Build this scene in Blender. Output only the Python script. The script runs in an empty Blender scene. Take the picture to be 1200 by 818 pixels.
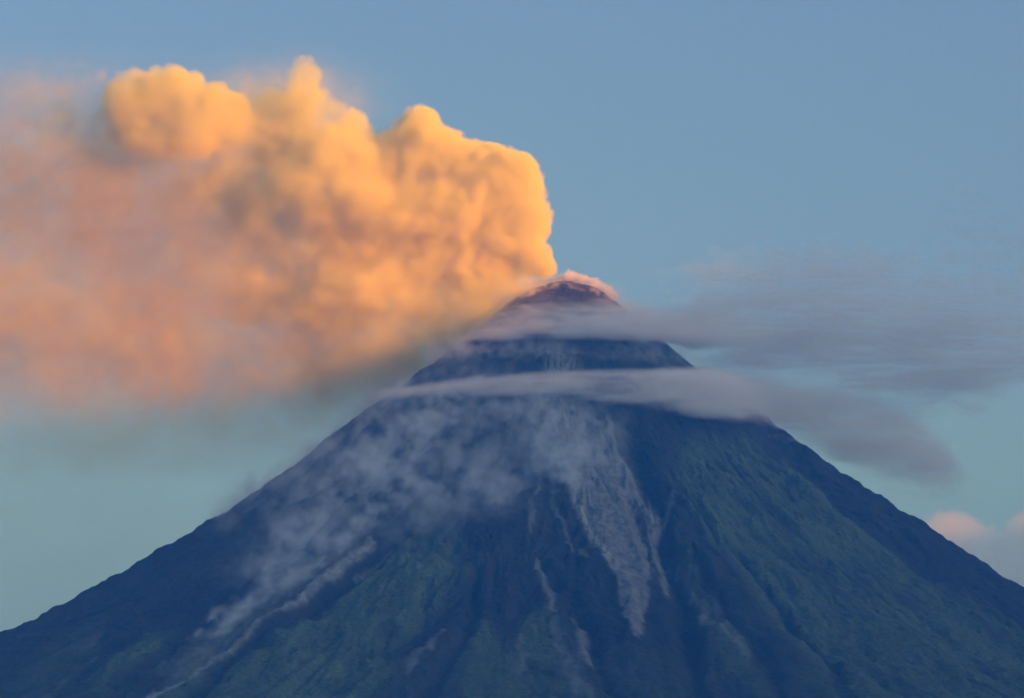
import bpy, math, numpy as np
C = bpy.context.scene
COL = C.collection
R = math.radians

# ------------------------------------------------------------------ camera
# metres; the crater stands 12 km from the viewpoint on the plain, +Y points from the viewpoint to the volcano
PITCH = R(9.83)
FPX = 4059.7                       # focal length in units of the photograph's 1200 px wide frame
CAM = np.array([-186.0, -12000.0, 150.0])
cam = bpy.data.cameras.new("camera")
cam.sensor_width = 36.0
cam.lens = 36.0 * FPX / 1200.0
cam.clip_start = 10.0
cam.clip_end = 200000.0
co = bpy.data.objects.new("camera", cam)
COL.objects.link(co)
co.location = CAM
co.rotation_euler = (math.pi / 2 + PITCH, 0, 0)
C.camera = co

# ------------------------------------------------------------------ sun, sky, exposure
SUN_EL, SUN_AZ = R(7.0), R(124.0)   # azimuth clockwise from +Y: low on the right, a little behind the viewer
to_sun = np.array([math.sin(SUN_AZ) * math.cos(SUN_EL), math.cos(SUN_AZ) * math.cos(SUN_EL), math.sin(SUN_EL)])
w = bpy.data.worlds.new("World")
C.world = w
w.use_nodes = True
nt = w.node_tree
sky = nt.nodes.new("ShaderNodeTexSky")
sky.sky_type = 'NISHITA'
sky.sun_disc = False
sky.sun_elevation = SUN_EL
sky.sun_rotation = SUN_AZ
sky.air_density = 0.5
sky.dust_density = 5.0
sky.ozone_density = 4.2
hsv = nt.nodes.new("ShaderNodeHueSaturation")
hsv.inputs["Hue"].default_value = 0.501
hsv.inputs["Saturation"].default_value = 0.84
nt.links.new(sky.outputs[0], hsv.inputs["Color"])
nt.links.new(hsv.outputs[0], nt.nodes["Background"].inputs[0])
nt.nodes["Background"].inputs[1].default_value = 0.14

sl = bpy.data.lights.new("sun", 'SUN')
sl.energy = 3.55
sl.angle = R(0.5)
sl.color = (1.0, 0.415, 0.0)
so = bpy.data.objects.new("sun", sl)
COL.objects.link(so)
from mathutils import Vector
so.rotation_euler = Vector(to_sun).to_track_quat('Z', 'Y').to_euler()

C.view_settings.view_transform = 'Standard'
C.view_settings.look = 'None'
C.view_settings.gamma = 1.0
C.view_settings.use_curve_mapping = False
C.view_settings.exposure = 1.40

cy = C.cycles
C.render.engine = 'CYCLES'
cy.use_denoising = True
cy.denoiser = 'OPENIMAGEDENOISE'
cy.volume_step_rate = 2.0
cy.volume_preview_step_rate = 3.0
cy.volume_max_steps = 512
cy.max_bounces = 6
cy.diffuse_bounces = 1
cy.volume_bounces = 3
cy.transparent_max_bounces = 32
cy.use_adaptive_sampling = False

# ------------------------------------------------------------------ helpers
def ray(px, py):
    d = np.array([px - 600.0, 0.0, 0.0])
    y = -(py - 409.0)
    d[1] = FPX * math.cos(PITCH) - y * math.sin(PITCH)
    d[2] = FPX * math.sin(PITCH) + y * math.cos(PITCH)
    return d / np.linalg.norm(d)

def at(px, py, Y=0.0):
    """the point of the vertical plane y = Y that was sighted at px, py"""
    d = ray(px, py)
    return CAM + d * ((Y - CAM[1]) / d[1])

def smooth(a, b, x):
    t = np.clip((x - a) / (b - a), 0, 1)
    return t * t * (3 - 2 * t)

def hash3(i, j, k, seed):
    h = (i.astype(np.int64) * 374761393 + j.astype(np.int64) * 668265263 + k.astype(np.int64) * 2147483647 + seed * 974634777) & 0xffffffff
    h = ((h ^ (h >> 13)) * 1274126177) & 0xffffffff
    h = ((h ^ (h >> 16)) * 2246822519) & 0xffffffff
    return ((h ^ (h >> 15)) & 0xffffff).astype(np.float32) / 0xffffff * 2 - 1

def vnoise(x, y, z, seed=0):
    xi, yi, zi = np.floor(x), np.floor(y), np.floor(z)
    fx, fy, fz = [(f * f * (3 - 2 * f)).astype(np.float32) for f in (x - xi, y - yi, z - zi)]
    out = 0
    for a in (0, 1):
        for b in (0, 1):
            for c in (0, 1):
                out = out + hash3(xi + a, yi + b, zi + c, seed) * (fx if a else 1 - fx) * (fy if b else 1 - fy) * (fz if c else 1 - fz)
    return out

def fbm(x, y, z, octv, seed=0, gain=0.5, ridged=False):
    s, a, t = 0, 1.0, 0.0
    for o in range(octv):
        n = vnoise(x, y, z, seed + o * 17)
        if ridged:
            n = 1 - 2 * np.abs(n)
        s = s + a * n
        t += a
        a *= gain
        x, y, z = x * 2.03, y * 2.03, z * 2.03
    return s / t

def new_mat(name):
    m = bpy.data.materials.new(name)
    m.use_nodes = True
    m.node_tree.nodes.clear()
    out = m.node_tree.nodes.new("ShaderNodeOutputMaterial")
    return m, m.node_tree, out

def link_mesh(name, verts, faces, mat, parent=None, smooth_shade=True):
    me = bpy.data.meshes.new(name)
    verts = np.ascontiguousarray(verts, np.float32)
    faces = np.ascontiguousarray(faces, np.int32)
    n, k = faces.shape
    me.vertices.add(len(verts))
    me.vertices.foreach_set("co", verts.ravel())
    me.loops.add(n * k)
    me.loops.foreach_set("vertex_index", faces.ravel())
    me.polygons.add(n)
    me.polygons.foreach_set("loop_start", np.arange(0, n * k, k, dtype=np.int32))
    me.polygons.foreach_set("use_smooth", np.full(n, smooth_shade))
    me.update(calc_edges=True)
    me.materials.append(mat)
    o = bpy.data.objects.new(name, me)
    COL.objects.link(o)
    if parent:
        o.parent = parent
    return o

def grid_faces(nu, nv, wrap=False):
    i = np.arange(nu - 1)[:, None]
    j = np.arange(nv if wrap else nv - 1)[None, :]
    j2 = (j + 1) % nv
    return np.stack([i * nv + j + 0 * i, (i + 1) * nv + j, (i + 1) * nv + j2, i * nv + j2 + 0 * i], -1).reshape(-1, 4)

# ------------------------------------------------------------------ the cone's profile
LEFT = [(635, 338), (630, 339), (607, 347), (583, 363), (560, 383), (527, 410), (500, 429), (480, 442), (458, 460), (417, 487), (396, 502), (375, 520), (346, 542), (325, 558), (267, 596), (233, 617), (187, 642), (146, 667), (96, 694), (50, 719), (0, 743)]
RIGHT = [(690, 338), (705, 342), (722, 353), (740, 368), (763, 388), (790, 409), (817, 431), (850, 453), (893, 484), (930, 511), (960, 534), (1007, 565), (1062, 599), (1084, 613), (1139, 649), (1200, 690)]
AXIS_PX = 662.0
def profile(pts, flip):
    P = np.array([at(px, py) for px, py in pts])
    r = np.abs(P[:, 0]); z = P[:, 2]
    r0, z0 = r[-1], z[-1]
    s = (z[-4] - z[-1]) / (r[-1] - r[-4])
    ext = np.arange(200, 9400, 200.0)
    k = 2200.0
    ze = z0 - s * k * (1 - np.exp(-ext / k))
    ze -= np.clip(ext - 3000, 0, None) * 0.02
    rr = np.concatenate([[0, 30.0], r, r0 + ext]); zz = np.concatenate([[z[0] - 6, z[0] - 4], z, ze])
    return rr, zz
PL, PR = profile(LEFT, True), profile(RIGHT, False)
def cone(x, y):
    r = np.sqrt(x * x + y * y)
    wl = 0.5 - 0.5 * x / np.maximum(r, 1e-6)
    wl = smooth(0.0, 1.0, wl)
    return np.interp(r, *PL) * wl + np.interp(r, *PR) * (1 - wl)
def on_cone(px, py):
    """x, z where the line of sight px, py meets the smooth cone"""
    d = ray(px, py)
    t = np.arange(8500.0, 14000.0, 4.0)
    P = CAM[None] + d[None] * t[:, None]
    hit = np.nonzero(P[:, 2] < cone(P[:, 0], P[:, 1]))[0]
    if len(hit) == 0:
        i = np.argmin(P[:, 2] - cone(P[:, 0], P[:, 1]))
    else:
        i = hit[0]
    return P[i, 0], P[i, 2]

# ------------------------------------------------------------------ volcano
front = np.linspace(0, math.pi, 1201)[:-1]
back = np.linspace(math.pi, 2 * math.pi, 261)[:-1]
ang = np.concatenate([front, back])                     # 0 = +X, front half faces the viewpoint (-Y)
rad = np.concatenate([np.arange(2, 2700, 5.5), 2700 + np.cumsum(np.linspace(8, 230, 60))])
NR, NA = len(rad), len(ang)
X = rad[:, None] * np.cos(ang)[None, :]
Y = -rad[:, None] * np.sin(ang)[None, :]
Z0 = cone(X, Y)
RR = np.broadcast_to(rad[:, None], X.shape)
isfront = Y < 60

def seg_dist(x, z, pts):
    """distance to a polyline and the fraction along it"""
    best = np.full(x.shape, 1e9, np.float32); frac = np.zeros(x.shape, np.float32)
    L = 0; lens = [math.hypot(b[0] - a[0], b[1] - a[1]) for a, b in zip(pts, pts[1:])]
    tot = sum(lens)
    for (a, b), l in zip(zip(pts, pts[1:]), lens):
        dx, dz = b[0] - a[0], b[1] - a[1]
        t = np.clip(((x - a[0]) * dx + (z - a[1]) * dz) / (l * l + 1e-9), 0, 1)
        d = np.hypot(x - a[0] - t * dx, z - a[1] - t * dz)
        m = d < best
        best = np.where(m, d, best); frac = np.where(m, (L + t * l) / tot, frac)
        L += l
    return best, frac

def surf(pts):
    return [on_cone(*p) for p in pts]

# warped coordinates so that painted borders wander like real ones
wx = X + 22 * fbm(X / 90, Y / 90, Z0 / 160, 3, 5) + 7 * fbm(X / 20, Y / 20, Z0 / 40, 2, 9)
wz = Z0 + 18 * fbm(X / 70, Y / 70, Z0 / 90, 3, 31)

def stroke(pts, w0, w1, soft=0.6):
    d, f = seg_dist(wx, wz, surf(pts))
    wd = w0 + (w1 - w0) * f
    return np.where(isfront, 1 - smooth(wd * (1 - soft), wd * (1 + soft), d), 0)

def inside(x, z, poly):
    n = len(poly); c = np.zeros(x.shape, bool)
    for i in range(n):
        x0, z0 = poly[i]; x1, z1 = poly[(i + 1) % n]
        c ^= ((z0 > z) != (z1 > z)) & (x < (x1 - x0) * (z - z0) / ((z1 - z0) if z1 != z0 else 1e-9) + x0)
    return c

def patch(pts, soft=20.0):
    P = surf(pts)
    d, _ = seg_dist(wx, wz, P + [P[0]])
    s = np.where(inside(wx, wz, P), d, -d)
    return np.where(isfront, smooth(-soft, soft, s), 0)

# radial gullies: noise that is long down the slope and narrow across it
def gully(spacing, seed, octv=3, warp=0.5, dfreq=1.6):
    # angular coordinate kept periodic by working on a circle whose radius sets the number of gullies
    th = np.arctan2(Y, X)
    down = np.log(np.maximum(RR, 60))
    thw = th + warp * 0.13 * vnoise(np.cos(th) * 5 + 3, np.sin(th) * 5, down * 2.4, seed + 3) + warp * 0.045 * vnoise(np.cos(th) * 16, np.sin(th) * 16, down * 7, seed + 4) + warp * 0.014 * vnoise(np.cos(th) * 50, np.sin(th) * 50, down * 22, seed + 6)
    q = 1.0 / spacing
    return fbm(np.cos(thw) * q, np.sin(thw) * q, down * dfreq + seed, octv, seed, ridged=True)
g1 = gully(0.16, 11)
g2 = gully(0.06, 23, 4, 0.6, 4.0)
g3 = gully(0.022, 37, 3, 0.7, 9.0)
fine = fbm(X / 28, Y / 28, Z0 / 40, 4, 51)
amp = smooth(150, 1500, RR)
rough = fbm(X / 55, Y / 55, Z0 / 75, 5, 53, 0.55, ridged=True)
off = (g1 * 44 + (-g2) * 30) * amp - g3 * 11 * smooth(60, 900, RR) + fine * (3 + 4 * (1 - smooth(100, 700, RR))) + rough * 13 * smooth(100, 500, RR)
# blocky lava at the top
blk = fbm(X / 16, Y / 16, Z0 / 16, 3, 77, 0.55)
off += blk * 7 * (1 - smooth(60, 330, RR))
# keep the silhouette: damp the large relief where the flank is seen edge-on
edge = smooth(0.0, 0.35, np.abs(Y) / np.maximum(RR, 1))
off *= (0.20 + 0.80 * edge)

# ravines and ridges that can be recognised
ravines = [
    ([(560, 500), (496, 574), (440, 625), (380, 672), (300, 735), (235, 790), (190, 830)], 26, 16, 20),     # long ravine down the left flank
    ([(735, 480), (752, 530), (768, 570), (786, 620), (800, 680), (812, 760), (820, 830)], 34, 24, 30),        # dark ravine right of the pale tongue
    ([(905, 490), (960, 545), (1010, 582), (1060, 625), (1110, 668), (1165, 712), (1210, 748)], 34, 45, 26),   # shaded face below the right ridge, darkened in the cover too
    ([(800, 600), (845, 690), (900, 770), (930, 830)], 12, 22, 16),
    ([(860, 620), (915, 690), (960, 745), (1010, 830)], 12, 22, 16),
    ([(640, 640), (690, 720), (720, 830)], 16, 22, 18),
    ([(560, 640), (545, 720), (470, 830)], 16, 26, 18),
    ([(300, 660), (235, 715), (130, 800)], 12, 20, 12),
]
rav = np.zeros_like(X)
for pts, w0, w1, dep in ravines:
    s = stroke(pts, w0, w1, 0.9)
    rav = np.maximum(rav, s)
    off -= s * dep * 1.5
ridge_line = [(925, 540), (983, 590), (1037, 620), (1084, 655), (1139, 690), (1200, 729)]
rl = stroke(ridge_line, 14, 20, 0.9)
off += rl * 16
def skyline(Z):
    """per photograph column: highest row of the surface, and the radius at which it is reached"""
    x, y, z = X - CAM[0], Y - CAM[1], Z - CAM[2]
    f = y * math.cos(PITCH) + z * math.sin(PITCH)
    pu = (600 + FPX * x / f).ravel(); pv = (409 - FPX * (-y * math.sin(PITCH) + z * math.cos(PITCH)) / f).ravel()
    b = np.round(pu / 4).astype(int); ok = (b >= -5) & (b <= 305)
    idx = np.nonzero(ok)[0]; idx = idx[np.lexsort((pv[idx], b[idx]))]
    bb, first = np.unique(b[idx], return_index=True)
    return bb * 4.0, pv[idx[first]], RR.ravel()[idx[first]]
wl_all = smooth(0, 1, 0.5 - 0.5 * X / RR)
for _ in range(2):                   # fit the surveyed skyline while keeping its small notches
    su, sv, sr = skyline(Z0 + off)
    fix = 0
    for pts, wgt, side in ((sorted(LEFT), wl_all, su < 600), (sorted(RIGHT), 1 - wl_all, su > 730)):
        tv = np.interp(su[side], [p[0] for p in pts], [p[1] for p in pts])
        dz = (sv[side] - tv) * 3.0
        o_ = np.argsort(sr[side]); r_s, d_s = sr[side][o_], dz[o_]
        ker = np.ones(13) / 13
        d_s = np.convolve(np.pad(d_s, 6, mode='edge'), ker, mode='valid')
        fix = fix + np.interp(RR, np.concatenate([[0, 120], r_s[4:]]), np.concatenate([[0, 0], d_s[4:]])) * wgt
    off = off + fix
V = np.stack([X, Y, Z0 + off], -1)
Zs = Z0 + off

# ground cover, one value per vertex: r = vegetation, g = pale fresh deposits, b = reddish ground
veg = np.zeros_like(X)
veg_patches = [
    ([(496, 590), (455, 618), (400, 668), (330, 720), (265, 775), (215, 830), (420, 830), (470, 740), (500, 690), (545, 640), (540, 600)], 1.0),
    ([(560, 700), (530, 740), (500, 790), (480, 830), (715, 830), (680, 770), (640, 690), (610, 700), (600, 740)], 0.75),
    ([(800, 505), (880, 500), (930, 540), (985, 592), (1037, 622), (1084, 657), (1139, 692), (1210, 735), (1210, 830), (990, 830), (930, 740), (870, 660), (820, 590), (785, 540)], 0.85),
    ([(800, 600), (822, 640), (870, 710), (900, 760), (930, 830), (905, 830), (850, 760), (815, 690), (790, 630)], 0.7),
    ([(185, 722), (160, 735), (120, 770), (100, 800), (125, 800), (160, 770), (200, 735)], 0.9),
    ([(290, 695), (240, 735), (190, 790), (160, 830), (205, 830), (250, 775), (300, 720)], 0.8),
    ([(120, 700), (60, 740), (0, 780), (0, 830), (60, 830), (110, 760)], 0.35),
]
for pts, a in veg_patches:
    veg = np.maximum(veg, patch(pts, 48) * a)
streak = 0.5 + 0.5 * gully(0.03, 61, 3, 1.0)
patchy = 0.5 + 0.5 * fbm(X / 130, Y / 130, Z0 / 200, 4, 91)
veg *= 0.15 + 0.85 * smooth(0.30, 0.66, 0.42 * streak + 0.30 * patchy + 0.24 * (0.5 - 0.5 * g2) + 0.10 * (0.5 - 0.5 * g3) + 0.12 * fine)
veg *= 1 - 0.85 * rav  # less green in ravines; puts the right ridge's shade into the cover colour
veg = np.clip(veg + rl * 0.5, 0, 1)
general = smooth(1300, 3200, RR) * 0.5 * patchy
veg = np.clip(np.maximum(veg, general * (~isfront | (RR > 2300))), 0, 1)

pale = np.zeros_like(X)
tongue = [(640, 455), (715, 478), (737, 531), (747, 571), (758, 607), (761, 652), (758, 700), (749, 738), (742, 735), (732, 715), (728, 678), (715, 645), (690, 610), (668, 560), (650, 510)]
braid = np.clip(0.5 + 0.5 * gully(0.012, 67, 3, 1.2, 6.0), 0, 1)
pale = np.maximum(pale, patch(tongue, 7) * (0.40 + 0.22 * braid))
for pts, w0, w1, a in [
    ([(736, 528), (748, 548), (760, 560), (765, 598), (774, 632), (777, 668)], 10, 4, 0.62),
    ([(785, 563), (772, 578), (768, 596)], 6, 6, 0.5),
    ([(674, 700), (681, 728), (685, 758)], 5, 7, 0.6),
    ([(632, 640), (642, 660), (646, 690)], 5, 6, 0.5),
    ([(648, 706), (662, 745), (680, 800)], 5, 12, 0.35),
    ([(611, 724), (613, 762)], 5, 6, 0.4),
    ([(521, 716), (500, 742), (478, 765)], 4, 5, 0.4),
    ([(795, 630), (815, 672), (840, 716), (872, 750)], 4, 6, 0.35),
    ([(437, 608), (392, 646), (350, 680), (308, 712), (267, 748), (225, 780), (179, 808)], 5, 5, 0.9),
    ([(400, 628), (340, 672), (300, 700), (250, 740), (215, 770)], 14, 20, 0.28),
    ([(640, 402), (655, 412), (648, 428), (668, 422)], 14, 14, 0.5),
    ([(652, 500), (652, 526), (670, 553), (688, 590), (706, 621), (722, 650)], 5, 7, 0.85),
    ([(640, 440), (641, 470), (650, 500)], 6, 5, 0.8),
    ([(665, 465), (688, 530), (712, 590)], 3, 4, 0.6), ([(625, 475), (630, 540), (622, 600)], 3, 3, 0.4), ([(690, 480), (716, 540), (732, 600)], 3, 4, 0.45), ([(608, 452), (598, 505)], 3, 3, 0.35), ([(645, 560), (668, 610), (690, 640)], 3, 3, 0.4),
    ([(330, 640), (290, 672), (255, 700)], 3, 4, 0.45), ([(470, 600), (440, 622), (415, 640)], 3, 3, 0.4),
    ([(110, 740), (85, 765), (50, 800)], 4, 5, 0.25),
    ([(130, 712), (95, 735)], 4, 4, 0.2),
]:
    pale = np.maximum(pale, stroke(pts, w0 * 2.0, w1 * 2.2, 0.95) * a * (0.55 + 0.6 * braid))
blocks = smooth(0.25, 0.7, blk) * (1 - smooth(250, 520, RR))
pale = np.clip(np.maximum(pale, 0.35 * blocks) * (0.75 + 0.6 * fbm(X / 16, Y / 16, Z0 / 34, 3, 15, 0.6)), 0, 1)
red = smooth(0.45, 0.8, patchy) * (1 - veg) * 0.6

vm, nt, out = new_mat("volcano_slopes")
N, L = nt.nodes, nt.links
at_n = N.new("ShaderNodeAttribute"); at_n.attribute_name = "cover"
sep = N.new("ShaderNodeSeparateColor"); L.new(at_n.outputs["Color"], sep.inputs[0])
tc = N.new("ShaderNodeTexCoord")
def noise(scale, detail=6):
    n = N.new("ShaderNodeTexNoise"); n.inputs["Scale"].default_value = scale; n.inputs["Detail"].default_value = detail
    L.new(tc.outputs["Object"], n.inputs["Vector"]); return n
def mix(fac, a, b, mode='MIX'):
    m = N.new("ShaderNodeMix"); m.data_type = 'RGBA'; m.blend_type = mode
    for sock, v in ((m.inputs[0], fac), (m.inputs[6], a), (m.inputs[7], b)):
        if isinstance(v, (int, float)): sock.default_value = v
        elif isinstance(v, tuple): sock.default_value = (*v, 1)
        else: L.new(v, sock)
    return m.outputs[2]
n1, n2 = noise(0.012), noise(0.06)
n3 = noise(0.11, 3)
ctr = N.new("ShaderNodeMapRange"); L.new(n3.outputs[0], ctr.inputs[0]); ctr.inputs[1].default_value = 0.33; ctr.inputs[2].default_value = 0.67
rock = mix(n1.outputs[0], (0.010, 0.012, 0.015), (0.036, 0.036, 0.038))
rock = mix(sep.outputs[2], rock, (0.048, 0.042, 0.038))
green = mix(ctr.outputs[0], (0.048, 0.080, 0.044), (0.108, 0.146, 0.080))
c = mix(sep.outputs[0], rock, green)
ash = mix(n2.outputs[0], (0.22, 0.245, 0.26), (0.38, 0.41, 0.43))
c = mix(sep.outputs[1], c, ash)
bs = N.new("ShaderNodeBsdfPrincipled"); L.new(c, bs.inputs["Base Color"]); bs.inputs["Roughness"].default_value = 0.95
bs.inputs["Specular IOR Level"].default_value = 0.15
bm_ = N.new("ShaderNodeBump"); bm_.inputs["Strength"].default_value = 0.9; bm_.inputs["Distance"].default_value = 8.0
L.new(n2.outputs[0], bm_.inputs["Height"]); L.new(bm_.outputs[0], bs.inputs["Normal"])
L.new(bs.outputs[0], out.inputs["Surface"])

vroot = bpy.data.objects.new("volcano", None)
COL.objects.link(vroot)
vroot["label"] = "steep symmetrical volcano with gullied dark slopes and smoking summit"
vroot["category"] = "volcano"
cone_o = link_mesh("cone", V.reshape(-1, 3), grid_faces(NR, NA, True)[:, ::-1], vm, vroot)
a = cone_o.data.color_attributes.new("cover", 'FLOAT_COLOR', 'POINT')
a.data.foreach_set("color", np.stack([veg, pale, red, np.ones_like(X)], -1).astype(np.float32).ravel())

# dark lava dome in the crater
P0 = at(661, 331, -10)
uu = np.linspace(0, math.pi / 2 + 0.25, 70); vv = np.linspace(0, 2 * math.pi, 181)[:-1]
U, W_ = np.meshgrid(uu, vv, indexing='ij')
dx, dy, dz = np.sin(U) * np.cos(W_), np.sin(U) * np.sin(W_), np.cos(U)
nn = 1 + 0.10 * fbm(dx * 3 + 9, dy * 3, dz * 3, 4, 3) + 0.09 * fbm(dx * 9, dy * 9, dz * 9, 3, 4, 0.6, ridged=True)
D = np.stack([P0[0] + 76 * dx * nn, -10 + 70 * dy * nn, P0[2] - 36 + 36 * dz * nn], -1)
dm, nt, out = new_mat("dome_lava")
N, L = nt.nodes, nt.links
tc = N.new("ShaderNodeTexCoord")
n1 = noise(0.08)
bs = N.new("ShaderNodeBsdfPrincipled"); L.new(mix(n1.outputs[0], (0.03, 0.028, 0.03), (0.075, 0.065, 0.06)), bs.inputs["Base Color"]); bs.inputs["Roughness"].default_value = 0.95
L.new(bs.outputs[0], out.inputs["Surface"])
link_mesh("lava_dome", D.reshape(-1, 3), grid_faces(70, 180, True), dm, vroot)

# ------------------------------------------------------------------ plain, and an unseen range added sunward to shade the cone
gm, nt, out = new_mat("plain")
N, L = nt.nodes, nt.links
tc = N.new("ShaderNodeTexCoord")
n1 = noise(0.0015, 8)
bs = N.new("ShaderNodeBsdfPrincipled"); L.new(mix(n1.outputs[0], (0.04, 0.07, 0.03), (0.11, 0.12, 0.05)), bs.inputs["Base Color"]); bs.inputs["Roughness"].default_value = 1.0
L.new(bs.outputs[0], out.inputs["Surface"])
GR = 20500.0
gx, gy = np.meshgrid(np.linspace(-GR, GR, 160), np.linspace(-GR, GR, 160), indexing='ij')
gz = 40 + 25 * fbm(gx / 2500, gy / 2500, gx * 0, 4, 8)
g = link_mesh("ground", np.stack([gx, gy - 3000, gz], -1).reshape(-1, 3), grid_faces(160, 160), gm)
g["kind"] = "structure"

RD = 16500.0                        # distance of the added shading range's crest from the volcano
hs = np.array([to_sun[0], to_sun[1]]); hs /= np.linalg.norm(hs)
pt = np.array([-hs[1], hs[0]])      # along the shading range; positive = farther from the viewpoint
al, ac = np.meshgrid(np.linspace(-17500, 13500, 420), np.linspace(-2600, 2600, 90), indexing='ij')
crest = 2395 + RD * math.tan(SUN_EL) + 340 * smooth(40, 150, al) * (1 - smooth(9000, 10000, al)) - 190 * smooth(-340, -640, al) + 30 * fbm(al / 500, al * 0, al * 0, 4, 41)  # crest height shaped to shade cone and right-hand clouds, leaving the plume lit
crest = crest * (1 - smooth(9000, 12500, al)) * smooth(-17500, -13500, al)
prof = np.clip(1 - np.abs(ac) / 2600, 0, 1) ** 0.8
rz = crest * prof + (prof * (1 - prof)) * 900 * fbm(al / 700, ac / 700, al * 0, 5, 43, ridged=True)
rx = RD * hs[0] + al * pt[0] + ac * hs[0]
ry = RD * hs[1] + al * pt[1] + ac * hs[1]
r_ = link_mesh("shade_range", np.stack([rx, ry, rz - 5], -1).reshape(-1, 3), grid_faces(420, 90), gm)
r_["kind"] = "structure"

# ------------------------------------------------------------------ haze
def box(name, mn, mx, mat):
    v = [(x, y, z) for x in (mn[0], mx[0]) for y in (mn[1], mx[1]) for z in (mn[2], mx[2])]
    f = [(0, 1, 3, 2), (4, 6, 7, 5), (0, 4, 5, 1), (2, 3, 7, 6), (0, 2, 6, 4), (1, 5, 7, 3)]
    return link_mesh(name, v, f, mat, None, False)
HAZE = True
if HAZE:
    hm, nt, out = new_mat("blue_haze")
    pv = nt.nodes.new("ShaderNodeVolumePrincipled")
    pv.inputs["Color"].default_value = (0.05, 0.36, 1.0, 1)
    pv.inputs["Absorption Color"].default_value = (1, 1, 1, 1)
    pv.inputs["Density"].default_value = 0.000050
    pv.inputs["Anisotropy"].default_value = 0.0
    nt.links.new(pv.outputs[0], out.inputs["Volume"])
    hz = box("haze", (-GR - 800, -3000 - GR - 800, -60), (GR + 800, -3000 + GR + 800, 4300), hm)
    hz["kind"] = "stuff"

# ------------------------------------------------------------------ clouds: density arrays turned into volume grids
def cloud_mat(name, density, color=(0.93, 0.93, 0.93), aniso=0.2, absorb=(0, 0, 0), rate=1.5):
    m, nt, out = new_mat(name)
    pv = nt.nodes.new("ShaderNodeVolumePrincipled")
    pv.inputs["Color"].default_value = (*color, 1)
    pv.inputs["Absorption Color"].default_value = (*absorb, 1)
    pv.inputs["Density"].default_value = density / 20.0
    pv.inputs["Density Attribute"].default_value = "density"
    pv.inputs["Anisotropy"].default_value = aniso
    nt.links.new(pv.outputs[0], out.inputs["Volume"])
    m.cycles.volume_step_rate = rate
    return m

def cloud_object(name, arr, mn, mx, mat, label, category, group=None):
    """arr[i,j,k] holds the density on an even grid from corner mn to corner mx"""
    arr = np.maximum(arr * 20.0, 0.00105)        # an even floor: no pinholes in the grid
    nx, ny, nz = arr.shape
    me = bpy.data.meshes.new(name)
    me.vertices.add(arr.size)
    gx, gy, gz = np.meshgrid(*[np.linspace(mn[i], mx[i], arr.shape[i], dtype=np.float32) for i in range(3)], indexing='ij')
    me.vertices.foreach_set("co", np.stack([gx, gy, gz], -1).ravel())
    del gx, gy, gz
    a = me.attributes.new("cloud_density", 'FLOAT', 'POINT')
    a.data.foreach_set("value", arr.astype(np.float32).ravel())
    src = bpy.data.objects.new(name + "_samples", me)      # only holds the numbers; not part of the scene
    vol = bpy.data.volumes.new(name)
    vol.materials.append(mat)
    vol.render.clipping = 1e-6
    o = bpy.data.objects.new(name, vol)
    COL.objects.link(o)
    ng = bpy.data.node_groups.new(name + "_volume", 'GeometryNodeTree')
    ng.interface.new_socket("Geometry", in_out='INPUT', socket_type='NodeSocketGeometry')
    ng.interface.new_socket("Geometry", in_out='OUTPUT', socket_type='NodeSocketGeometry')
    N, L = ng.nodes, ng.links
    gi, go = N.new("GeometryNodeObjectInfo"), N.new("NodeGroupOutput")
    gi.inputs["Object"].default_value = src
    vc = N.new("GeometryNodeVolumeCube")
    vc.inputs["Min"].default_value = tuple(mn); vc.inputs["Max"].default_value = tuple(mx)
    vc.inputs["Resolution X"].default_value = nx; vc.inputs["Resolution Y"].default_value = ny; vc.inputs["Resolution Z"].default_value = nz
    pos = N.new("GeometryNodeInputPosition")
    def vm_(op, a, b):
        n = N.new("ShaderNodeVectorMath"); n.operation = op
        for s, v in zip(n.inputs, (a, b)):
            if isinstance(v, tuple): s.default_value = v
            elif v is not None: L.new(v, s)
        return n.outputs[0]
    st = tuple((n - 1) / (mx[i] - mn[i]) for i, n in enumerate((nx, ny, nz)))
    q = vm_('MULTIPLY', vm_('SUBTRACT', pos.outputs[0], tuple(mn)), st)
    q = vm_('FLOOR', vm_('ADD', q, (0.5, 0.5, 0.5)), None)
    dt = N.new("ShaderNodeVectorMath"); dt.operation = 'DOT_PRODUCT'; L.new(q, dt.inputs[0]); dt.inputs[1].default_value = (0, 0, 1)
    sx = N.new("ShaderNodeSeparateXYZ"); L.new(q, sx.inputs[0])
    def im(op, a, b):
        n = N.new("FunctionNodeIntegerMath"); n.operation = op
        for s, v in zip(n.inputs, (a, b)):
            if isinstance(v, int): s.default_value = v
            else: L.new(v, s)
        return n.outputs[0]
    idx = im('ADD', im('MULTIPLY', im('ADD', im('MULTIPLY', sx.outputs[0], ny), sx.outputs[1]), nz), sx.outputs[2])
    na = N.new("GeometryNodeInputNamedAttribute"); na.data_type = 'FLOAT'; na.inputs[0].default_value = "cloud_density"
    si = N.new("GeometryNodeSampleIndex"); si.data_type = 'FLOAT'; si.domain = 'POINT'; si.clamp = True
    L.new(gi.outputs["Geometry"], si.inputs["Geometry"]); L.new(na.outputs[0], si.inputs["Value"]); L.new(idx, si.inputs["Index"])
    L.new(si.outputs[0], vc.inputs["Density"])
    smn = N.new("GeometryNodeSetMaterial"); smn.inputs["Material"].default_value = mat
    L.new(vc.outputs[0], smn.inputs["Geometry"]); L.new(smn.outputs[0], go.inputs[0])
    md = o.modifiers.new("volume", 'NODES'); md.node_group = ng
    o["label"] = label
    o["category"] = category
    if group: o["group"] = group
    return o

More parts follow.
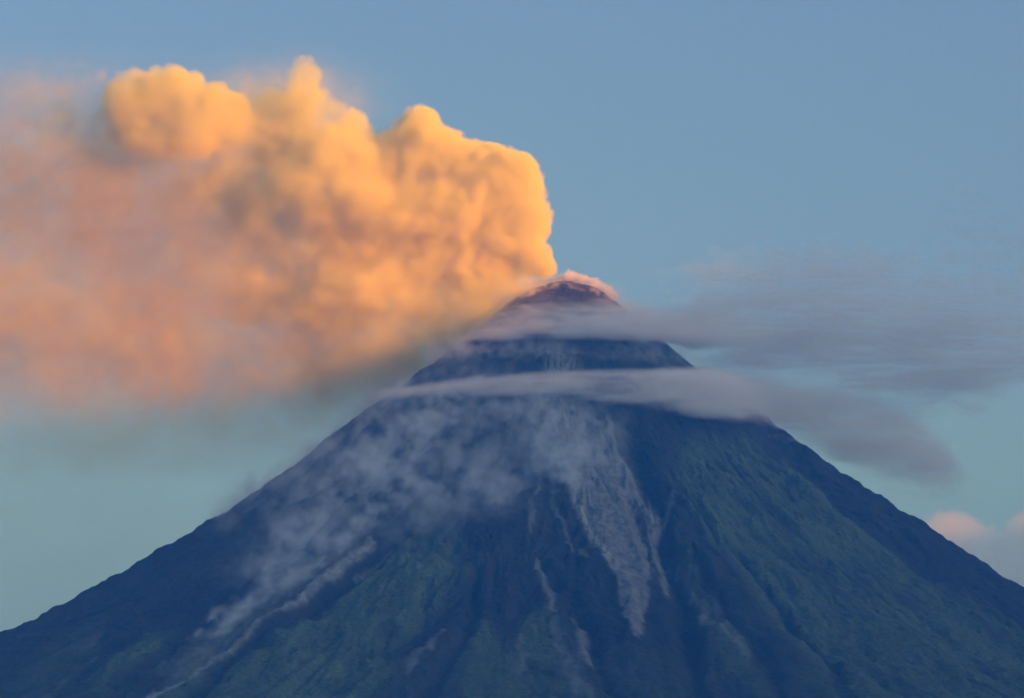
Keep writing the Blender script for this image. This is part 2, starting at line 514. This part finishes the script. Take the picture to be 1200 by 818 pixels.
rng = np.random.default_rng(7)
def spectral(shape, step, size, beta, seed, stretch=(1, 1, 1), hi=None):
    """smooth random field (unit variance); features up to `size` metres, spectrum falling as k^-beta"""
    rg = np.random.default_rng(seed)
    f = np.fft.rfftn(rg.standard_normal(shape).astype(np.float32))
    kx = np.fft.fftfreq(shape[0], step)[:, None, None] * stretch[0]
    ky = np.fft.fftfreq(shape[1], step)[None, :, None] * stretch[1]
    kz = np.fft.rfftfreq(shape[2], step)[None, None, :] * stretch[2]
    k = np.sqrt(kx * kx + ky * ky + kz * kz).astype(np.float32) * size
    flt = (1 + k * k) ** (-beta / 2)
    f *= flt
    out = np.fft.irfftn(f, s=shape, axes=(0, 1, 2)).astype(np.float32)
    return out / out.std()

def domain(px0, px1, py_top, py_bot, y0, y1, step):
    a = at(px0, py_bot, 0); b = at(px1, py_top, 0)
    mn = np.array([a[0], y0, a[2]]); mx = np.array([b[0], y1, b[2]])
    n = np.maximum(np.round((mx - mn) / step).astype(int) + 1, 4)
    n += n % 2
    mx = mn + (n - 1) * step
    ax = [mn[i] + np.arange(n[i], dtype=np.float32) * step for i in range(3)]
    return tuple(float(v) for v in mn), tuple(float(v) for v in mx), tuple(int(v) for v in n), ax
def fade_border(arr, n=6):
    for axis in range(3):
        s = arr.shape[axis]
        wv = np.minimum(np.arange(s), np.arange(s)[::-1]).astype(np.float32) / n
        wv = np.clip(wv, 0, 1)
        sh = [1, 1, 1]; sh[axis] = s
        arr *= wv.reshape(sh)
    return arr

M = 3.0                              # metres per photograph pixel at the crater
ALL = True

def splat(F, ax, c, r, rz=None, ry=None, pw=1.0):
    """raise F to the bump of an ellipsoid: 1 in the centre, 0 on its surface, negative outside"""
    rz = rz or r; ry = ry or r
    m = 1.9
    sl = []
    for a, cc, rr in zip(ax, c, (r, ry, rz)):
        i0 = np.searchsorted(a, cc - rr * m); i1 = np.searchsorted(a, cc + rr * m)
        if i1 <= i0: return
        sl.append(slice(i0, i1))
    x = (ax[0][sl[0]] - c[0])[:, None, None] / r; y = (ax[1][sl[1]] - c[1])[None, :, None] / ry; z = (ax[2][sl[2]] - c[2])[None, None, :] / rz
    f = (1 - np.sqrt(x * x + y * y + z * z)) * (r / 100.0)      # in units of 100 m so that blobs blend fairly
    v = F[tuple(sl)]
    np.maximum(v, f, out=v)


VT = np.arange(-150.0, 1000.0, 10.0)
VZ = np.array([at(600, v)[2] for v in VT])
VM = np.array([(at(700, v)[0] - at(600, v)[0]) / 100 for v in VT])
def uv_flat(ax):
    """photograph column and row of the grid lines, for clouds standing over the volcano's axis"""
    v = np.interp(-ax[2], -VZ, VT)
    m = np.interp(v, VT, VM)
    u = 600 + (ax[0][:, None] - CAM[0]) / m[None, :]
    return u[:, None, :].astype(np.float32), v[None, None, :].astype(np.float32)
def uv_full(ax):
    x = ax[0][:, None, None] - CAM[0]; y = ax[1][None, :, None] - CAM[1]; z = ax[2][None, None, :] - CAM[2]
    f = y * math.cos(PITCH) + z * math.sin(PITCH)
    h = -y * math.sin(PITCH) + z * math.cos(PITCH)
    return (600 + FPX * x / f).astype(np.float32), (409 - FPX * h / f).astype(np.float32)
def gauss(u, v, cu, cv, su, sv, tilt=0.0):
    du, dv = u - cu, v - cv
    if tilt:
        c, s_ = math.cos(tilt), math.sin(tilt)
        du, dv = du * c + dv * s_, -du * s_ + dv * c
    return np.exp(-((du / su) ** 2 + (dv / sv) ** 2))
def lane(u, v, pts, w0, w1):
    d, f = seg_dist(u, v, pts)
    return np.exp(-(d / (w0 + (w1 - w0) * f)) ** 2)

# ---------------- the ash and steam plume
def make_plume():
    step = 5.5
    mn, mx, n, ax = domain(-120, 690, 48, 560, -330, 400, step)
    F = np.zeros(n, np.float32)
    blobs = [  # px, py, radius px, Y
        (640, 316, 15, 0), (624, 303, 24, 0), (600, 288, 40, 10), (622, 258, 26, 0), (603, 238, 44, 10), (585, 212, 42, 0), (612, 208, 26, -10), (560, 205, 40, 20), (530, 190, 38, 0),
        (494, 168, 36, -20), (492, 144, 23, -10), (470, 178, 36, 0), (540, 250, 62, 20), (480, 240, 66, 30), (560, 300, 50, 40), (500, 320, 58, 20), (450, 290, 62, 30), (440, 350, 52, 0), (400, 330, 58, 20), (430, 200, 54, 20), (500, 362, 34, 20), (550, 345, 30, 30),
        (390, 165, 44, 0), (376, 128, 28, -20), (356, 90, 25, -10), (350, 115, 22, 0), (338, 140, 34, 30), (405, 145, 26, 10), (400, 240, 62, 50), (350, 200, 58, 40), (300, 180, 50, 40), (290, 240, 64, 70), (230, 220, 64, 80), (330, 290, 60, 60), (170, 200, 60, 90), (380, 370, 50, 30), (320, 350, 50, 50),
        (300, 138, 40, 70), (385, 215, 62, -20), (340, 245, 60, -10), (440, 230, 55, -30), (160, 165, 46, 10), (330, 128, 34, 60), (130, 150, 46, 60), (85, 160, 44, 60), (265, 150, 50, 40), (312, 112, 20, 50),
        (236, 146, 44, -45), (205, 118, 36, -50), (178, 122, 32, -50), (262, 134, 30, -40), (215, 165, 36, -50), (150, 106, 22, -40), (205, 94, 16, -40), (280, 130, 17, -40), (276, 152, 18, -40), (293, 144, 11, -40), (255, 112, 14, -40), (150, 132, 28, -50), (172, 155, 30, -45), (190, 180, 36, -30), (130, 122, 16, -40), (162, 95, 13, -40), (120, 92, 9, -30), (185, 88, 9, -40), (135, 110, 14, -30), (232, 100, 12, -50),
        (100, 190, 60, 80), (120, 260, 66, 80), (200, 300, 66, 80), (270, 330, 56, 60), (60, 345, 46, 10), (30, 375, 46, 0), (95, 380, 40, 0), (40, 230, 60, 100), (-20, 300, 75, 80), (-60, 200, 75, 80), (-100, 380, 66, 40), (160, 360, 50, 50),
    ]
    for px, py, r, y in blobs:
        c = at(px, py, 0); rr = r * M * 1.32
        sl = []
        for a, cc in zip(ax, (c[0], y * 1.6, c[2])):
            sl.append(slice(np.searchsorted(a, cc - rr), np.searchsorted(a, cc + rr)))
        q = ((ax[0][sl[0]] - c[0])[:, None, None] ** 2 + (ax[1][sl[1]] - y * 1.6)[None, :, None] ** 2 + (ax[2][sl[2]] - c[2])[None, None, :] ** 2) / (rr * rr)
        F[tuple(sl)] += np.clip(1 - q, 0, 1) ** 2
    F = np.tanh(F * 0.9)
    u, v = uv_flat(ax)
    Yg = ax[1][None, :, None]
    n0 = spectral(n, step, 330, 3.0, 1)
    def billow(size, beta, seed):
        b = np.abs(spectral(n, step, size, beta, seed))
        return b - b.mean()
    b1 = billow(190, 3.4, 2)
    b2 = billow(70, 3.6, 3)
    b3 = billow(28, 3.4, 4)
    b4 = billow(14, 3.2, 5)
    crisp = smooth(50, 150, u)
    rim = 0.10 + 0.90 * np.exp(-(Yg / 105.0) ** 2)             # billows are largest round the outside of the column
    top = np.exp(-(Yg / 80.0) ** 2) * (0.4 + 0.6 * smooth(-0.1, 0.5, 0.35 - F))      # the smallest puffs sit on the outline
    G = F - 0.22 + smooth(0.02, 0.2, F) * ((0.4 + 0.6 * rim) * (0.045 * n0 + 0.09 * b1) + rim * crisp * 0.12 * b2 + crisp * top * (0.065 * b3 + 0.03 * b4))
    dens = np.exp(np.interp(u + 26 * n0, [-100, 60, 200, 300, 400, 500], np.log([0.012, 0.020, 0.055, 0.18, 0.5, 1.0]))).astype(np.float32)
    dens = np.maximum(dens, 0.07 * gauss(u, v, 40, 375, 130, 45))
    head = smooth(0.25, 0.75, gauss(u, v, 215, 128, 120, 66)) * smooth(80, 0, ax[1])[None, :, None]
    dens = np.maximum(dens, 0.8 * head)
    dens = np.maximum(dens, 0.6 * gauss(u, v, 365, 105, 60, 50))
    dens = np.maximum(dens, 0.09 * gauss(u, v, 150, 175, 85, 60))
    dens = dens * (1 - 0.85 * smooth(340, 450, v + 12 * n0 - 0.05 * (u - 400)))
    arr = smooth(0.0, 0.15, G) * (0.5 + 0.5 * smooth(0.1, 0.6, G)) * np.clip(1 + 0.25 * b1 + 0.2 * n0, 0.3, 2) * dens
    arr *= smooth(70, 200, v + 0.9 * (u - 40) + 14 * n0) * 0.85 + 0.15 * smooth(60, 120, v)
    del G, F, head
    soft = np.zeros(n, np.float32)
    for px, py, sx, sz, y, a in [(60, 250, 150, 120, 120, .035), (260, 270, 170, 90, 120, .07), (60, 385, 130, 55, 20, .10), (250, 400, 180, 60, 60, .10), (430, 405, 80, 42, 40, .25), (330, 125, 70, 32, 40, .22), (120, 150, 70, 40, 40, .10), (40, 102, 50, 12, 60, .03), (-100, 260, 160, 120, 80, .04), (510, 385, 60, 32, 40, .4), (400, 450, 110, 40, 30, .12), (470, 425, 50, 30, 20, .2), (200, 465, 300, 55, 60, .05), (360, 118, 36, 30, 0, .08), (160, 530, 300, 60, 40, .02), (565, 362, 38, 22, 0, .7), (520, 380, 44, 26, 0, .6), (470, 400, 50, 30, 0, .45), (605, 340, 26, 16, 0, .6)]:
        soft += a * gauss(u, v, px, py, sx, sz) * np.exp(-((Yg - y) / 170) ** 2)
    wisp = np.clip(0.65 + 0.22 * n0 + 0.35 * b1 + 0.3 * b2, 0.2, 2.0)
    arr = np.maximum(arr, soft * wisp * 0.6)
    arr = fade_border(arr)
    cloud_object("smoke_plume", arr, mn, mx, cloud_mat("plume_smoke", 0.036, (0.997, 0.945, 0.12), 0.0, rate=0.95),
                 "huge billowing orange sunlit smoke plume drifting left from the crater", "smoke plume")

# ---------------- old brown ash thinning out downwind
def make_ash_haze():
    step = 9.0
    mn, mx, n, ax = domain(-170, 580, 60, 740, -300, 460, step)
    u, v = uv_flat(ax)
    Yg = ax[1][None, :, None]
    n0 = spectral(n, step, 260, 2.7, 81, (1.3, 1.2, 1.0)); n1 = spectral(n, step, 90, 2.5, 82, (1.5, 1.2, 1.0)); n2 = np.abs(spectral(n, step, 140, 2.8, 83))
    uw, vw = u + 18 * n0, v + 12 * n1
    arr = np.zeros(n, np.float32)
    for px, py, sx, sz, y, a in [(20, 230, 120, 90, 100, .75), (120, 190, 90, 70, 60, .55), (210, 265, 120, 80, 100, .85), (60, 385, 150, 55, 40, .8), (-120, 300, 130, 120, 60, .6), (300, 370, 150, 60, 80, .8),
                                 (240, 445, 220, 50, 40, .34), (260, 490, 240, 50, 40, .07), (420, 425, 80, 36, 20, .28), (120, 510, 230, 60, 40, .12), (360, 490, 110, 44, 20, .04), (60, 620, 330, 110, 60, .09), (320, 118, 60, 26, 40, .25), (40, 98, 46, 14, 0, .12)]:
        arr += a * gauss(uw, vw, px, py, sx, sz) * np.exp(-((Yg - y) / 170) ** 2)
    arr *= np.clip(0.75 + 0.20 * n0 + 0.18 * n1 + 0.25 * (n2 - 0.8), 0.1, 1.8)
    arr = fade_border(arr)
    cloud_object("ash_haze", arr, mn, mx, cloud_mat("brown_ash", 0.0052, (0.66, 0.57, 0.20), 0.0),
                 "dull brown ash haze thinning out behind the glowing plume down to the left slope", "ash cloud")

# ---------------- fresh steam at the crater rim
def make_rim_steam():
    step = 3.0
    mn, mx, n, ax = domain(570, 735, 306, 372, -170, 130, step)
    u, v = uv_flat(ax)
    F = np.zeros(n, np.float32)
    for px, py, r, y in [(668, 325, 6, -40), (681, 330, 6, -45), (694, 336, 6, -50), (656, 330, 5, 20), (662, 325, 7, 40), (671, 327, 8, 20), (680, 330, 7, 0), (689, 335, 7, -20), (698, 339, 8, -40), (655, 329, 6, 30), (645, 332, 6, 30), (708, 343, 7, -50), (716, 350, 7, -50), (634, 334, 7, 30), (675, 323, 4, 20)]:
        c = at(px, py, 0); rr = r * M * 1.8
        q = ((ax[0] - c[0])[:, None, None] ** 2 + (ax[1] - y)[None, :, None] ** 2 + (ax[2] - c[2])[None, None, :] ** 2) / (rr * rr)
        F += np.clip(1 - q, 0, 1) ** 2
    b = np.abs(spectral(n, step, 36, 3.0, 21)); b -= b.mean()
    n0 = spectral(n, step, 60, 2.6, 22)
    arr = smooth(0.0, 0.30, np.tanh(F) - 0.26 + smooth(0.02, 0.2, F) * (0.28 * b + 0.07 * n0))
    r = np.hypot(ax[0][:, None, None], ax[1][None, :, None])
    h = ax[2][None, None, :] - cone(ax[0][:, None, None] + 0 * ax[1][None, :, None], ax[1][None, :, None] + 0 * ax[0][:, None, None])
    sh = gauss(u, v, 612, 352, 34, 15) + 0.7 * gauss(u, v, 655, 352, 40, 9) + 0.6 * gauss(u, v, 710, 350, 22, 10)
    arr = np.maximum(arr, 0.55 * sh * np.clip(0.25 + 0.5 * n0 + 0.4 * b, 0, 1.5) * np.exp(-np.clip(h, 0, None) / 35))
    arr = fade_border(arr); arr[arr < 0.004] = 0
    cloud_object("steam_cloud", arr, mn, mx, cloud_mat("rim_steam", 0.05, (0.98, 0.97, 0.96), 0.2),
                 "small pink puff of steam rising over the dark dome on the crater rim", "steam")

SMO = off.copy()                     # relief averaged over a few hundred metres: what the smoke lies on
for _ in range(2):
    SMO[:, :1200] = np.apply_along_axis(lambda c: np.convolve(np.pad(c, 30, mode='edge'), np.ones(61) / 61, mode='valid'), 1, SMO[:, :1200])
    SMO[:490] = np.apply_along_axis(lambda c: np.convolve(np.pad(c, 10, mode='edge'), np.ones(21) / 21, mode='valid'), 0, SMO[:490])
def cone_s(x, y):
    r = np.hypot(x, y); a_ = np.arctan2(-y, x) % (2 * math.pi)
    ri = np.clip(np.searchsorted(rad, r), 0, NR - 1); ai = np.clip(np.searchsorted(ang, a_), 0, NA - 1)
    return cone(x, y) + SMO[ri, ai]
def cone_h(ax):
    xx, yy = np.meshgrid(ax[0], ax[1], indexing='ij')
    return (ax[2][None, None, :] - cone_s(xx, yy)[:, :, None]).astype(np.float32), np.hypot(xx, yy)[:, :, None].astype(np.float32)

# ---------------- the cap of cloud round the summit
def make_cap():
    step = 6.0
    mn, mx, n, ax = domain(490, 900, 335, 425, -640, 420, step)
    u, v = uv_full(ax)
    h, r = cone_h(ax)
    n0 = spectral(n, step, 130, 2.5, 31, (3.0, 2.0, 1.0)); n1 = spectral(n, step, 44, 2.2, 32, (4.0, 2.0, 1.0))
    lower = 403 - 5 * gauss(u, v * 0, 600, 0, 60, 9) + 2.5 * n0 + 1.0 * n1 - 4 * smooth(640, 760, u) + 10 * smooth(765, 830, u)
    upper = 353 + 14 * smooth(640, 575, u) + 30 * smooth(590, 520, u) + 6 * smooth(700, 780, u) + 5 * n0
    vert = smooth(-2, 9, lower - v) * smooth(-6, 26, v - upper)
    thick = np.exp(-np.clip(h - 25, 0, None) / (38 + 50 * smooth(640, 800, u)))
    arr = vert * thick * np.clip(0.62 + 0.34 * n0 + 0.30 * n1, 0.04, 1.8) * smooth(-30, 10, h)
    arr = fade_border(arr); arr[arr < 0.004] = 0
    cloud_object("cap_cloud", arr, mn, mx, cloud_mat("cap_cloud_vapour", 0.036, (0.965, 0.965, 0.995), 0.1),
                 "smooth mauve cap of cloud draped round the cone just below the crater", "cloud")

# ---------------- the lower band and its tail
def make_band():
    step = 7.0
    mn, mx, n, ax = domain(430, 1170, 418, 590, -960, 480, step)
    u, v = uv_full(ax)
    h, r = cone_h(ax)
    n0 = spectral(n, step, 110, 2.5, 41, (4.0, 2.0, 1.0)); n1 = spectral(n, step, 40, 2.2, 42, (9.0, 3.0, 1.0))
    top = np.interp(u, [430, 480, 560, 660, 820, 900, 1000, 1060, 1110, 1140, 1170], [462, 452, 440, 434, 431, 440, 458, 480, 520, 558, 580]).astype(np.float32) + 1.5 * n0 + 1.5 * n1 * smooth(820, 900, u)
    bot = np.interp(u, [430, 480, 560, 660, 740, 820, 890, 930, 1000, 1060, 1110, 1140, 1170], [464, 464, 461, 462, 474, 484, 492, 508, 543, 560, 566, 570, 580]).astype(np.float32) + 3 * n0
    wide = smooth(800, 960, u)
    vert = smooth(-3 - 8 * wide, 8 + 14 * wide, v - top - 5 * wide * n1) * smooth(-3 - 7 * wide, 13 + 14 * wide, bot - v + 5 * wide * n0)
    ring = np.exp(-np.clip(h - 15, 0, None) / 60) * (1 - smooth(840, 930, u)) * smooth(-30, 5, h)
    Yg = ax[1][None, :, None]
    tail = np.exp(-((Yg + 40) / 260) ** 2) * smooth(800, 900, u) * (0.42 + 0.12 * smooth(1000, 900, u)) * smooth(1165, 1080, u)
    arr = vert * np.maximum(ring * (1.15 + 0.7 * smooth(680, 850, u)), 0.95 * tail) * np.clip(0.66 + 0.30 * n0 + (0.22 + 0.2 * wide) * n1, 0.03, 2.0)
    arr = fade_border(arr); arr[arr < 0.004] = 0
    cloud_object("cloud_band", arr, mn, mx, cloud_mat("cloud_band_vapour", 0.018, (0.965, 0.965, 0.995), 0.1),
                 "long grey band of cloud crossing the cone and tapering down past its right ridge", "cloud")

# ---------------- thin layered cloud blown out to the right of the summit
def make_veil():
    step = 6.0
    mn, mx, n, ax = domain(735, 1330, 205, 500, -400, 300, step)
    u, v = uv_flat(ax)
    n0 = spectral(n, step, 150, 2.8, 51, (4.5, 2.5, 1.0)); n1 = spectral(n, step, 26, 2.0, 52, (12.0, 3.0, 1.0)); n2 = spectral(n, step, 220, 3.0, 53)
    vv = v + 6 * np.sin((u - 700) / 95.0) - 0.02 * (u - 760) + 9 * n2
    top = np.interp(u, [735, 780, 850, 1000, 1100, 1200, 1330], [395, 375, 330, 316, 322, 350, 380]).astype(np.float32)
    bot = np.interp(u, [735, 800, 900, 1000, 1100, 1200, 1330], [420, 436, 446, 462, 470, 440, 430]).astype(np.float32)
    body = smooth(-14, 30, vv - top) * smooth(-6, 30, bot - vv) * (1 - 0.5 * smooth(1080, 1250, u)) * smooth(720, 800, u + (vv - 360))
    arr = body * np.clip(0.56 + 0.34 * n0 + 0.50 * n1, 0.0, 2.4)
    for pts, w0, w1, a in [([(770, 342), (850, 334), (930, 331), (1000, 345), (1090, 335), (1160, 350)], 5, 6, .3), ([(790, 386), (900, 386), (1000, 394)], 4, 5, .4), ([(985, 446), (1060, 456), (1148, 474)], 5, 4, .7), ([(1110, 240), (1150, 256), (1200, 270)], 5, 6, .3), ([(900, 312), (1000, 308), (1100, 325), (1200, 350)], 5, 7, .6), ([(1090, 310), (1160, 330), (1240, 345)], 6, 8, .4), ([(1120, 285), (1200, 300), (1280, 330)], 7, 9, .3), ([(820, 352), (930, 362), (1060, 372), (1180, 400)], 4, 6, .45), ([(870, 410), (980, 416), (1090, 428), (1170, 452)], 4, 5, .5)]:
        d, f = seg_dist(u + 0 * v, vv - 3 * np.sin(u / 40.0), pts)
        arr = arr + a * np.exp(-(d / (w0 + (w1 - w0) * f)) ** 2) * np.clip(0.6 + 0.4 * n0 + 0.3 * n1, 0, 2)
    arr = arr * np.exp(-((ax[1] + 60) / 230) ** 2)[None, :, None]
    arr = fade_border(arr.astype(np.float32)); arr[arr < 0.004] = 0
    cloud_object("layered_cloud", arr, mn, mx, cloud_mat("veil_vapour", 0.0056, (0.965, 0.965, 0.995), 0.1),
                 "thin streaky layered grey cloud fanning out to the right of the summit", "cloud")

# ---------------- smoke creeping down the slopes
def slope_smoke(name, dom, lanes, seed, dens, label, thick=58.0, lo=0.24, contrast=0.5):
    step = 6.5
    u0, u1, v0, v1, y0, y1 = dom
    mn, mx, n, ax = domain(u0, u1, v0, v1, y0, y1, step)
    u, v = uv_full(ax)
    h, r = cone_h(ax)
    n0 = spectral(n, step, 150, 2.6, seed); n1 = spectral(n, step, 75, 2.6, seed + 1)
    uw, vw = u + 5 * n0, v + 4 * n0
    m = np.zeros(n, np.float32)
    for kind, *p in lanes:
        if kind == 'g':
            cu, cv, su, sv, tl, a = p
            m += a * gauss(uw, vw, cu, cv, su, sv, tl)
        else:
            pts, w0, w1, a = p
            m += a * lane(uw, vw, pts, w0, w1)
    lay = np.exp(-np.clip(h - 10, 0, None) / (thick * (1 + 0.35 * n0).clip(0.4, 2))) * smooth(-25, 0, h) * (h < 260)
    arr = m * lay * np.clip(lo + contrast * (n0 * 0.6 + n1 * 0.6), 0, 2.2)
    arr = fade_border(arr); arr[arr < 0.01] = 0
    cloud_object(name, arr, mn, mx, cloud_mat(name + "_vapour", dens, (0.80, 0.90, 1.0), 0.1), label, "smoke")

def make_pink():
    step = 26.0
    Yc = 7200.0
    a = at(1050, 760, Yc); b = at(1330, 560, Yc)
    mn = np.array([a[0], Yc - 500, a[2]]); mx = np.array([b[0], Yc + 500, b[2]])
    step = 12.0
    n = np.round((mx - mn) / step).astype(int) + 1; n += n % 2
    mx = mn + (n - 1) * step
    ax = [mn[i] + np.arange(n[i], dtype=np.float32) * step for i in range(3)]
    F = np.zeros(n, np.float32)
    mpp = (b[0] - a[0]) / 280.0
    for px, py, r, y in [(1108, 620, 22, 0), (1125, 622, 20, 20), (1100, 640, 26, 0), (1140, 650, 34, 10), (1165, 645, 16, 0), (1180, 680, 46, 0), (1215, 640, 34, 20), (1200, 620, 16, 0), (1240, 625, 36, 40), (1270, 660, 60, 0), (1120, 680, 50, 20), (1200, 720, 60, 0), (1130, 730, 50, 0), (1080, 690, 40, 0)]:
        c = at(px, py, Yc); rr = r * mpp * 1.7
        q = ((ax[0] - c[0])[:, None, None] ** 2 + (ax[1] - Yc - y)[None, :, None] ** 2 + (ax[2] - c[2])[None, None, :] ** 2) / (rr * rr)
        F += np.clip(1 - q, 0, 1) ** 2
    bl = np.abs(spectral(tuple(n), step, 130, 2.8, 71)); bl -= bl.mean()
    n0 = spectral(tuple(n), step, 70, 2.5, 72)
    arr = smooth(0.0, 0.45, np.tanh(F) - 0.28 + smooth(0.02, 0.2, F) * (0.14 * bl + 0.05 * n0))
    arr = fade_border(arr, 4); arr[arr < 0.004] = 0
    cloud_object("cumulus_cloud", arr, tuple(map(float, mn)), tuple(map(float, mx)), cloud_mat("cumulus_vapour", 0.0022, (0.96, 0.95, 0.95), 0.1),
                 "soft pink cumulus cloud far behind the lower right ridge", "cloud")

if ALL:
    make_plume()
    make_ash_haze()
    make_rim_steam()
    make_cap()
    make_band()
    make_veil()
    slope_smoke("flank_smoke", (175, 640, 440, 815, -2150, 260), [
        ('g', 480, 515, 95, 40, -0.5, .50), ('g', 410, 570, 85, 36, -0.65, .42), ('g', 530, 480, 110, 26, 0, .55), ('g', 330, 640, 50, 20, -0.6, .35), ('g', 560, 560, 70, 40, 0, .40), ('g', 500, 600, 60, 30, -0.4, .2),
        ('l', [(480, 575), (437, 606), (392, 645), (350, 676), (300, 706), (262, 736), (225, 768)], 13, 4, .7), ('l', [(385, 628), (350, 655), (310, 690)], 16, 8, .45), ('g', 300, 590, 60, 26, -0.6, .16)],
        101, 0.023, "lavender veil of drifting smoke lying along the long ravine on the left flank", contrast=0.6)
    slope_smoke("gully_smoke", (540, 800, 455, 680, -1300, 100), [
        ('g', 640, 500, 60, 40, 0, .55), ('g', 670, 560, 50, 45, 0.5, .7), ('g', 600, 610, 70, 40, 0, .45), ('g', 660, 640, 60, 26, 0, .4), ('l', [(640, 470), (650, 520), (680, 575), (705, 625), (725, 650)], 13, 15, .7), ('g', 700, 500, 40, 30, 0, .3)],
        111, 0.024, "ragged smoke rising in patches from the gully under the middle of the cone", thick=38)
    slope_smoke("shoulder_smoke", (490, 840, 396, 462, -860, 200), [
        ('g', 560, 415, 50, 14, 0, .6), ('g', 660, 415, 60, 12, 0, .5), ('g', 770, 418, 50, 12, 0, .6), ('g', 525, 410, 30, 16, 0, .5)],
        121, 0.02, "thin broken smoke in the gap between cap cloud and the band below it", thick=30)
    make_pink()
